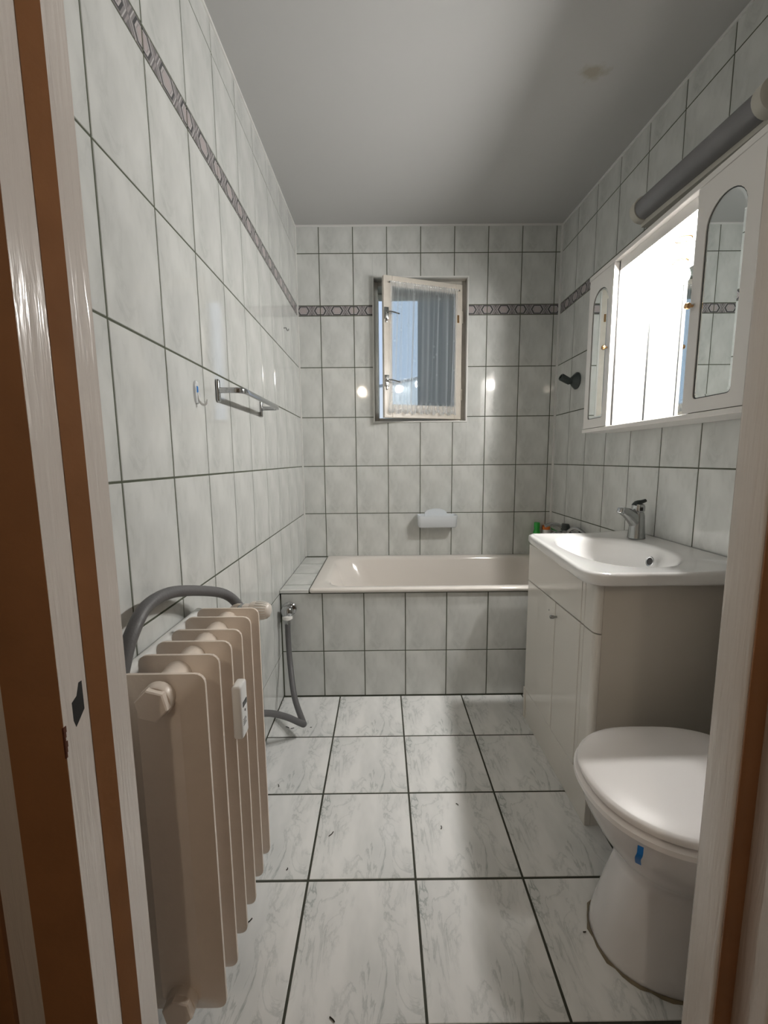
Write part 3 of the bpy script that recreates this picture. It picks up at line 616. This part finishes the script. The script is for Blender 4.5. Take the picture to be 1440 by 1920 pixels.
def bowl(sc_, z, dx=0):
    pts = []
    for k in range(120):
        t = 2 * PI * k / 120; c, s_ = math.cos(t), math.sin(t)
        a = .178 if c > 0 else .148; n_ = 2.5; b_ = .240 if s_ > 0 else .235
        bulge = 1 - .10 * max(0, c)
        pts.append(Vector((.808 + dx + sc_ * a * math.copysign(abs(c) ** (2 / n_), c), 1.435 + sc_ * b_ * bulge * math.copysign(abs(s_) ** (2 / n_), s_))))
    return resample_angle(pts, BC, z)
def lift(ring, h): return [(x, y, z + h * max(0, min(1, (x - .90) / .15))) for x, y, z in ring]
mb = MB()
mb.rings([outline(.012, VZT + .0005), outline(.002, VZT + .004), lift(outline(0, VZT + .010), 0), lift(outline(0, .830), .010), lift(outline(.003, .8365), .012), lift(outline(.009, .8395), .012), lift(outline(.018, .8385), .012),
          lift(bowl(1.06, .8365), .010), lift(bowl(1.02, .8345), .010), lift(bowl(.985, .827), .008), bowl(.95, .812), bowl(.86, .770), bowl(.70, .730), bowl(.45, .712), bowl(.12, .708)], cap0=False)
mb.out('basin_body', 'ceramic', ba, smooth=True, angle=60)
MB().lathe([(.013, -.002), (.0175, 0), (.0185, .003), (.0165, .0045), (.0130, .003)], (.943, 1.412, .797), (-1, -.1, .30), 20, cap=False).out('overflow_ring', 'chrome', ba, smooth=True)
MB().lathe([(.0001, .0), (.0138, .0), (.0138, .0026)], (.943, 1.412, .797), (-1, -.1, .30), 20).out('overflow_hole', 'black', ba)
MB().lathe([(.002, 0), (.024, 0), (.026, .003), (.015, .004)], (.80, 1.44, .709), (0, 0, 1), 20).out('drain', 'chrome', ba, smooth=True)
# basin mixer
fx, fy, fz = 1.004, 1.598, .848
fa = thing('basin_mixer', 'chrome single lever mixer tap standing on the washbasin', 'tap', (fx, fy, fz))
MB().lathe([(.031, 0), (.032, .002), (.0305, .006), (.027, .05), (.0245, .090), (.021, .104)], (fx, fy, fz - .003), (0, 0, 1), 26).out('body', 'dull_chrome', fa, smooth=True)
mb = MB(); pts = catmull([Vector((fx + .002, fy, fz + .055)), Vector((fx - .022, fy - .004, fz + .078)), Vector((fx - .048, fy - .010, fz + .098)), Vector((fx - .074, fy - .016, fz + .110))], 5); rr = []
for i, p in enumerate(pts):
    t = i / (len(pts) - 1); q = Vector((-.2, .98, 0)); up_ = Vector((.35, .05, .93)).normalized()
    rr.append([p + q * a + up_ * b_ for a, b_ in sell(0, 0, .024 - .009 * t, .034 - .020 * t, 2.4, 20)])
mb.rings(rr).out('spout', 'dull_chrome', fa, smooth=True, angle=50)
MB().lathe([(.0135, 0), (.0145, .002), (.0145, .018), (.0125, .020)], (fx - .072, fy - .0155, fz + .117), (-.35, -.06, -.85), 18).out('aerator', 'chrome', fa, smooth=True)
hh = MB().lathe([(.021, 0), (.0235, .003), (.0235, .020), (.020, .028), (.010, .031)], (fx, fy, fz + .104), (.04, 0, 1), 24).out('handle', 'chrome', fa, smooth=True)
MB().tube([(fx - .018, fy - .004, fz + .126), (fx - .008, fy - .002, fz + .137), (fx + .014, fy + .002, fz + .141), (fx + .030, fy + .004, fz + .146)], [.011, .0065], 12, 5).out('lever', 'dark_plastic_and_shade', hh, smooth=True)
MB().box((fx - .006, fy - .0245, fz + .108), (fx + .005, fy - .0225, fz + .122), .001, 1).out('mark', 'black', hh)

# ------------------------------------------------------------------ mirror cabinet
CX, CB = .920, 1.0665                       # door front plane, back (mirror) plane
CY0, CYA, CYB, CY1 = 1.070, 1.288, 1.710, 1.906
CZ0, CZ1, CZT = 1.290, 1.924, 1.942
mc = thing('mirror_cabinet', 'white mirror cabinet with two arched mirror doors and lit open niche', 'cabinet', (1.0, 1.49, CZ0 - .016))
MB().box((CX - .002, CY0 - .012, CZ0 - .016), (XR - .001, CY1 + .008, CZ0), .0015, 1).out('bottom_panel', 'cab_white', mc)
MB().box((CX - .001, CY0 - .006, CZ1), (XR - .001, CY1 + .006, CZT), .0015, 1).out('top_panel', 'cab_white', mc)
for y in (CY0, CYA - .016, CYB, CY1 - .016): MB().box((CX + .0195, y, CZ0), (XR - .001, y + .016, CZ1), .001, 1).out('side_panel', 'cab_white', mc)
MB().box((CB + .004, CY0 + .01, CZ0), (XR - .0012, CY1 - .01, CZ1)).out('back_panel', 'cab_white', mc)
MB().box((CB, CYA + .001, CZ0 + .001), (CB + .004, CYB - .001, 1.886)).out('niche_mirror', 'mirror', mc)
MB().box((CX + .0195, CYA, 1.886), (CB + .004, CYB, CZ1)).out('canopy', 'cab_white', mc)
MB().box((CB - .0028, CYB - .0032, CZ0 + .001), (CB + .0005, CYB - .0002, 1.885)).out('mirror_joint', 'black', mc)
MB().box((CB - .0028, CYA + .001, 1.8828), (CB + .0005, CYB - .0005, 1.8858)).out('mirror_joint', 'black', mc)
MB().box((CX + .0188, CYB - .0012, CZ0 + .002), (CX + .0225, CYB + .003, CZ1 - .002)).out('door_gap_shade', 'black', mc)  # black strip standing in for the shade beside the mirror door
def arched(y0, y1, z0, z1, n=14, r=.012):
    c, hw = (y0 + y1) / 2, (y1 - y0) / 2; ar = min(hw * 1.0, .10)
    p = [(y0 + r - r * math.cos(math.radians(90 * k / 4)), z0 + r - r * math.sin(math.radians(90 * k / 4))) for k in range(5)]
    p += [(y1 - r + r * math.sin(math.radians(90 * k / 4)), z0 + r - r * math.cos(math.radians(90 * k / 4))) for k in range(5)]
    p += [(c + hw * math.cos(math.radians(180 * k / n)), z1 - ar + ar * math.sin(math.radians(180 * k / n))) for k in range(n + 1)]
    return p
def door_(y0, y1, m, knob):
    """slab with an arched recess holding a mirror"""
    d = MB(); q = arched(*m); n = len(q); cyy, czz = (m[0] + m[1]) / 2, (m[2] + m[3]) / 2; out = []
    for (a, b_) in q:                                    # push every arch point out to the slab edge
        dy, dz = a - cyy, b_ - czz; s_ = min(((y1 if dy > 0 else y0) - cyy) / dy if abs(dy) > 1e-9 else 1e9, ((CZ1 - .002 if dz > 0 else CZ0 + .002) - czz) / dz if abs(dz) > 1e-9 else 1e9)
        out.append((cyy + dy * s_, czz + dz * s_))
    # snap the nearest ring point to each slab corner
    for cn in ((y0, CZ0 + .002), (y1, CZ0 + .002), (y0, CZ1 - .002), (y1, CZ1 - .002)):
        i = min(range(n), key=lambda k: (out[k][0] - cn[0]) ** 2 + (out[k][1] - cn[1]) ** 2); out[i] = cn
    R_ = lambda pl_, x: [(x, a, b_) for a, b_ in pl_]
    d.rings([R_(q, CX + .006), R_(q, CX), R_(out, CX), R_(out, CX + .0185), R_(q, CX + .0185)], cap0=False, cap1=True)
    o = d.out('mirror_door', 'cab_white', mc)
    sh_ = lambda k: arched(m[0] + k, m[1] - k, m[2] + k, m[3] - k)
    MB().rings([R_(sh_(-.0002), CX + .0045), R_(sh_(-.0002), CX + .0030), R_(sh_(.003), CX + .0025), R_(sh_(.003), CX + .0045)], closed=True).out('gasket', 'dark_plastic_and_shade', o)
    MB().rings([R_(sh_(.002), CX + .005), R_(sh_(.002), CX + .0030), R_(sh_(.009), CX + .0018)], cap0=False).out('mirror_glass', 'mirror', o)
    MB().lathe([(.004, 0), (.004, .006), (.0085, .010), (.0095, .016), (.0075, .021), (.002, .023)], (CX, knob[0], knob[1]), (-1, 0, 0), 18).out('knob', 'brass', o, smooth=True)
door_(CYB + .006, CY1, (1.750, 1.872, 1.330, 1.862), (1.738, 1.606))
door_(CY0, CYA - .004, (1.112, 1.246, 1.330, 1.860), (1.274, 1.603))
# lamp sockets and one lit bulb
BX, BY, BZ = 1.0145, 1.633, 1.886
for y in (1.633, 1.473, 1.335):
    so = MB().lathe([(.026, -.002), (.027, .003), (.024, .0045), (.022, .003)], (BX, y, BZ), (0, 0, -1), 26, cap=False).out('socket_ring', 'brass', mc, smooth=True)
    MB().lathe([(.0225, -.001), (.022, .002), (.012, .001)], (BX, y, BZ), (0, 0, -1), 22).out('socket_insert', 'cab_white', so, smooth=True)
for BY, lab in ((1.633, 'lit white globe bulb at the open end of the mirror cabinet niche'), (1.335, 'lit white globe bulb in the niche hidden by the arched mirror door')):
    bu = thing('light_bulb', lab, 'bulb', (BX, BY, BZ - .088), 'bulbs in the mirror cabinet niche')
    MB().lathe([(.0185, 0), (.0195, .004), (.0235, .026), (.0255, .031)], (BX, BY, BZ), (0, 0, -1), 24).out('neck', 'bulb_neck', bu, smooth=True)
    MB().lathe([(.0255, .0305), (.031, .037), (.0345, .047), (.035, .056), (.033, .066), (.027, .076), (.016, .084), (.004, .087)], (BX, BY, BZ), (0, 0, -1), 28).out('globe', 'bulb_glow', bu, smooth=True)

# switched-off tube lamp over the cabinet
tlp = thing('tube_lamp', 'unlit tube lamp with grey cover on the wall above the mirror cabinet', 'lamp', (1.04, 1.43, 2.03))
LA, LB = Vector((1.022, 1.728, 2.113)), Vector((1.022, 1.185, 2.085)); ld = (LB - LA)
MB().tube([LA, LB], .040, 24, 0).out('cover', 'lamp_cover', tlp, smooth=True, angle=50)
mb = MB(); mb.add([(1.024, 1.735, 2.055), (XR, 1.735, 2.055), (XR, 1.735, 2.150), (1.024, 1.735, 2.150), (1.024, 1.175, 2.030), (XR, 1.175, 2.030), (XR, 1.175, 2.125), (1.024, 1.175, 2.125)],
       [(0, 1, 2, 3), (7, 6, 5, 4), (0, 4, 5, 1), (1, 5, 6, 2), (2, 6, 7, 3), (3, 7, 4, 0)]); mb.out('base', 'lamp_base', tlp)
for p, s_ in ((LA, 1), (LB, -1)):
    MB().lathe([(.044, -.018), (.045, -.014), (.045, .010), (.036, .016)], p, (0, s_, 0), 26).out('end_cap', 'lamp_base', tlp, smooth=True, angle=50)

# ------------------------------------------------------------------ toilet
TY = .862
to = thing('toilet', 'white ceramic toilet with closed lid in front of the vanity', 'toilet', (.72, TY, 0))
def tring(front, back, b_, z, n=2.25): cx = front + (back - front) * .48; return [(x, y, z) for x, y in sell(cx, TY, cx - front, b_, n, 56, a2=back - cx, n2=3.2)]
mb = MB(); mb.rings([tring(.508, .94, .128, .0), tring(.506, .94, .130, .006), tring(.510, .94, .127, .03), tring(.524, .94, .118, .09), tring(.541, .94, .110, .15), tring(.556, .94, .104, .200), tring(.559, .94, .106, .220), tring(.540, .94, .128, .250), tring(.510, .94, .150, .290), tring(.485, .94, .168, .335), tring(.474, .94, .176, .365), tring(.469, .94, .178, .385), tring(.470, .94, .177, .394)])
mb.out('bowl', 'toilet_ceramic', to, smooth=True, angle=70)
mb = MB(); mb.rings([tring(.463, .90, .182, .3945), tring(.459, .90, .186, .397), tring(.459, .90, .186, .4085), tring(.462, .90, .183, .4105), tring(.478, .90, .168, .4115)]); mb.out('seat', 'seat_plastic', to, smooth=True, angle=50)
mb = MB(); mb.rings([tring(.480, .90, .166, .4105), tring(.480, .90, .166, .4155), tring(.468, .90, .178, .4170), tring(.465, .90, .180, .426), tring(.468, .90, .177, .4315), tring(.477, .895, .170, .434), tring(.53, .88, .14, .4365), tring(.62, .84, .07, .4378)]); mb.out('lid', 'seat_plastic', to, smooth=True, angle=50)
for y in (-.07, .07): MB().lathe([(.014, -.02), (.014, .02)], (.905, TY + y, .415), (0, 1, 0), 16).out('hinge', 'seat_plastic', to, smooth=True, angle=50)
ci = MB().box((.915, TY - .18, .39), (XR - .003, TY + .18, .78), .02, 3).out('cistern', 'toilet_ceramic', to, smooth=True)
MB().box((.905, TY - .19, .78), (XR - .003, TY + .19, .805), .008, 3).out('cistern_lid', 'toilet_ceramic', ci, smooth=True)
MB().lathe([(.022, 0), (.022, .006), (.018, .009)], (.99, TY, .804), (0, 0, 1), 18).out('flush_button', 'chrome', ci, smooth=True)
mb = MB(); base = tring(.505, .94, .131, .0)
rr = []
for i, p in enumerate(base):
    t = (Vector(base[(i + 1) % 56]) - Vector(base[i - 1])).normalized(); q = Vector((t.y, -t.x, 0)); w_ = .0035 + .0025 * math.sin(i * 1.7) + .0015 * math.sin(i * 3.3)
    rr.append([Vector(p) + q * w_ + Vector((0, 0, .0004)), Vector(p) + Vector((0, 0, .006)), Vector(p) - q * .004 + Vector((0, 0, .0004))])
mb.rings(rr, closed=True).out('sealant', 'sealant', to, smooth=True)
bt = thing('freshener_strap', 'small blue strap hanging over the toilet rim under the lid', 'strap', (.50, .72, .345))
P = [Vector((.510, .7280, .3935)), Vector((.507, .7245, .380)), Vector((.5065, .7285, .366)), Vector((.515, .7385, .343))]
pp = catmull(P, 4); mb = MB(); rr = []
for p in pp:
    nrm = Vector((-.62, -.78, 0)); tg = Vector((-.78, .62, 0)); rr.append([p + nrm * .004 + tg * .0052, p + nrm * .004 - tg * .0052, p + nrm * .0025 - tg * .0052, p + nrm * .0025 + tg * .0052])
mb.rings(rr).out('strap', 'blue_plastic', bt)

# ------------------------------------------------------------------ bits of dirt on the floor tiles
for k, (x, y, l, a) in enumerate([(-0.170, 1.151, 0.02, 0.9), (-0.383, 1.346, 0.012, 1.9), (0.177, 1.169, 0.012, 1.4), (0.244, 1.256, 0.01, 2.2), (-0.322, 1.671, 0.006, 0.2), (-0.425, 1.673, 0.02, 2.6), (-0.402, 1.666, 0.014, 0.4), (-0.115, 0.720, 0.014, 2.5), (0.489, 0.874, 0.007, 0.1), (-0.349, 0.908, 0.018, 0.8), (-0.283, 1.041, 0.007, 1.2)]):
    c, s_ = math.cos(a) * l / 2, math.sin(a) * l / 2
    o = MB().tube([(x - c, y - s_, .0012), (x + .002, y - .001, .0022), (x + c, y + s_, .0012)], .0013, 6, 3).out('dirt_crumb', 'dirt', None, (x, y, 0), smooth=True)
    tag(o, 'tiny dark crumb of dirt lying on the floor tiles', 'dirt', 'crumbs of dirt on the floor')

# hallway ceiling globe behind the camera
hl = thing('hall_lamp', 'round globe lamp under the hallway ceiling', 'lamp', (-.28, -1.0, 2.05))
MB().lathe([(.012, 0), (.036, .012), (.050, .034), (.054, .056), (.050, .078), (.036, .098), (.02, .105)], (-.28, -1.0, 2.10), (0, 0, 1), 28).out('globe', 'hall_glow', hl, smooth=True)
MB().lathe([(.05, 0), (.05, .02), (.012, .03), (.012, .24), (.05, .27), (.05, .301)], (-.28, -1.0, 2.200), (0, 0, 1), 20).out('stem', 'brass', hl, smooth=True, angle=50)
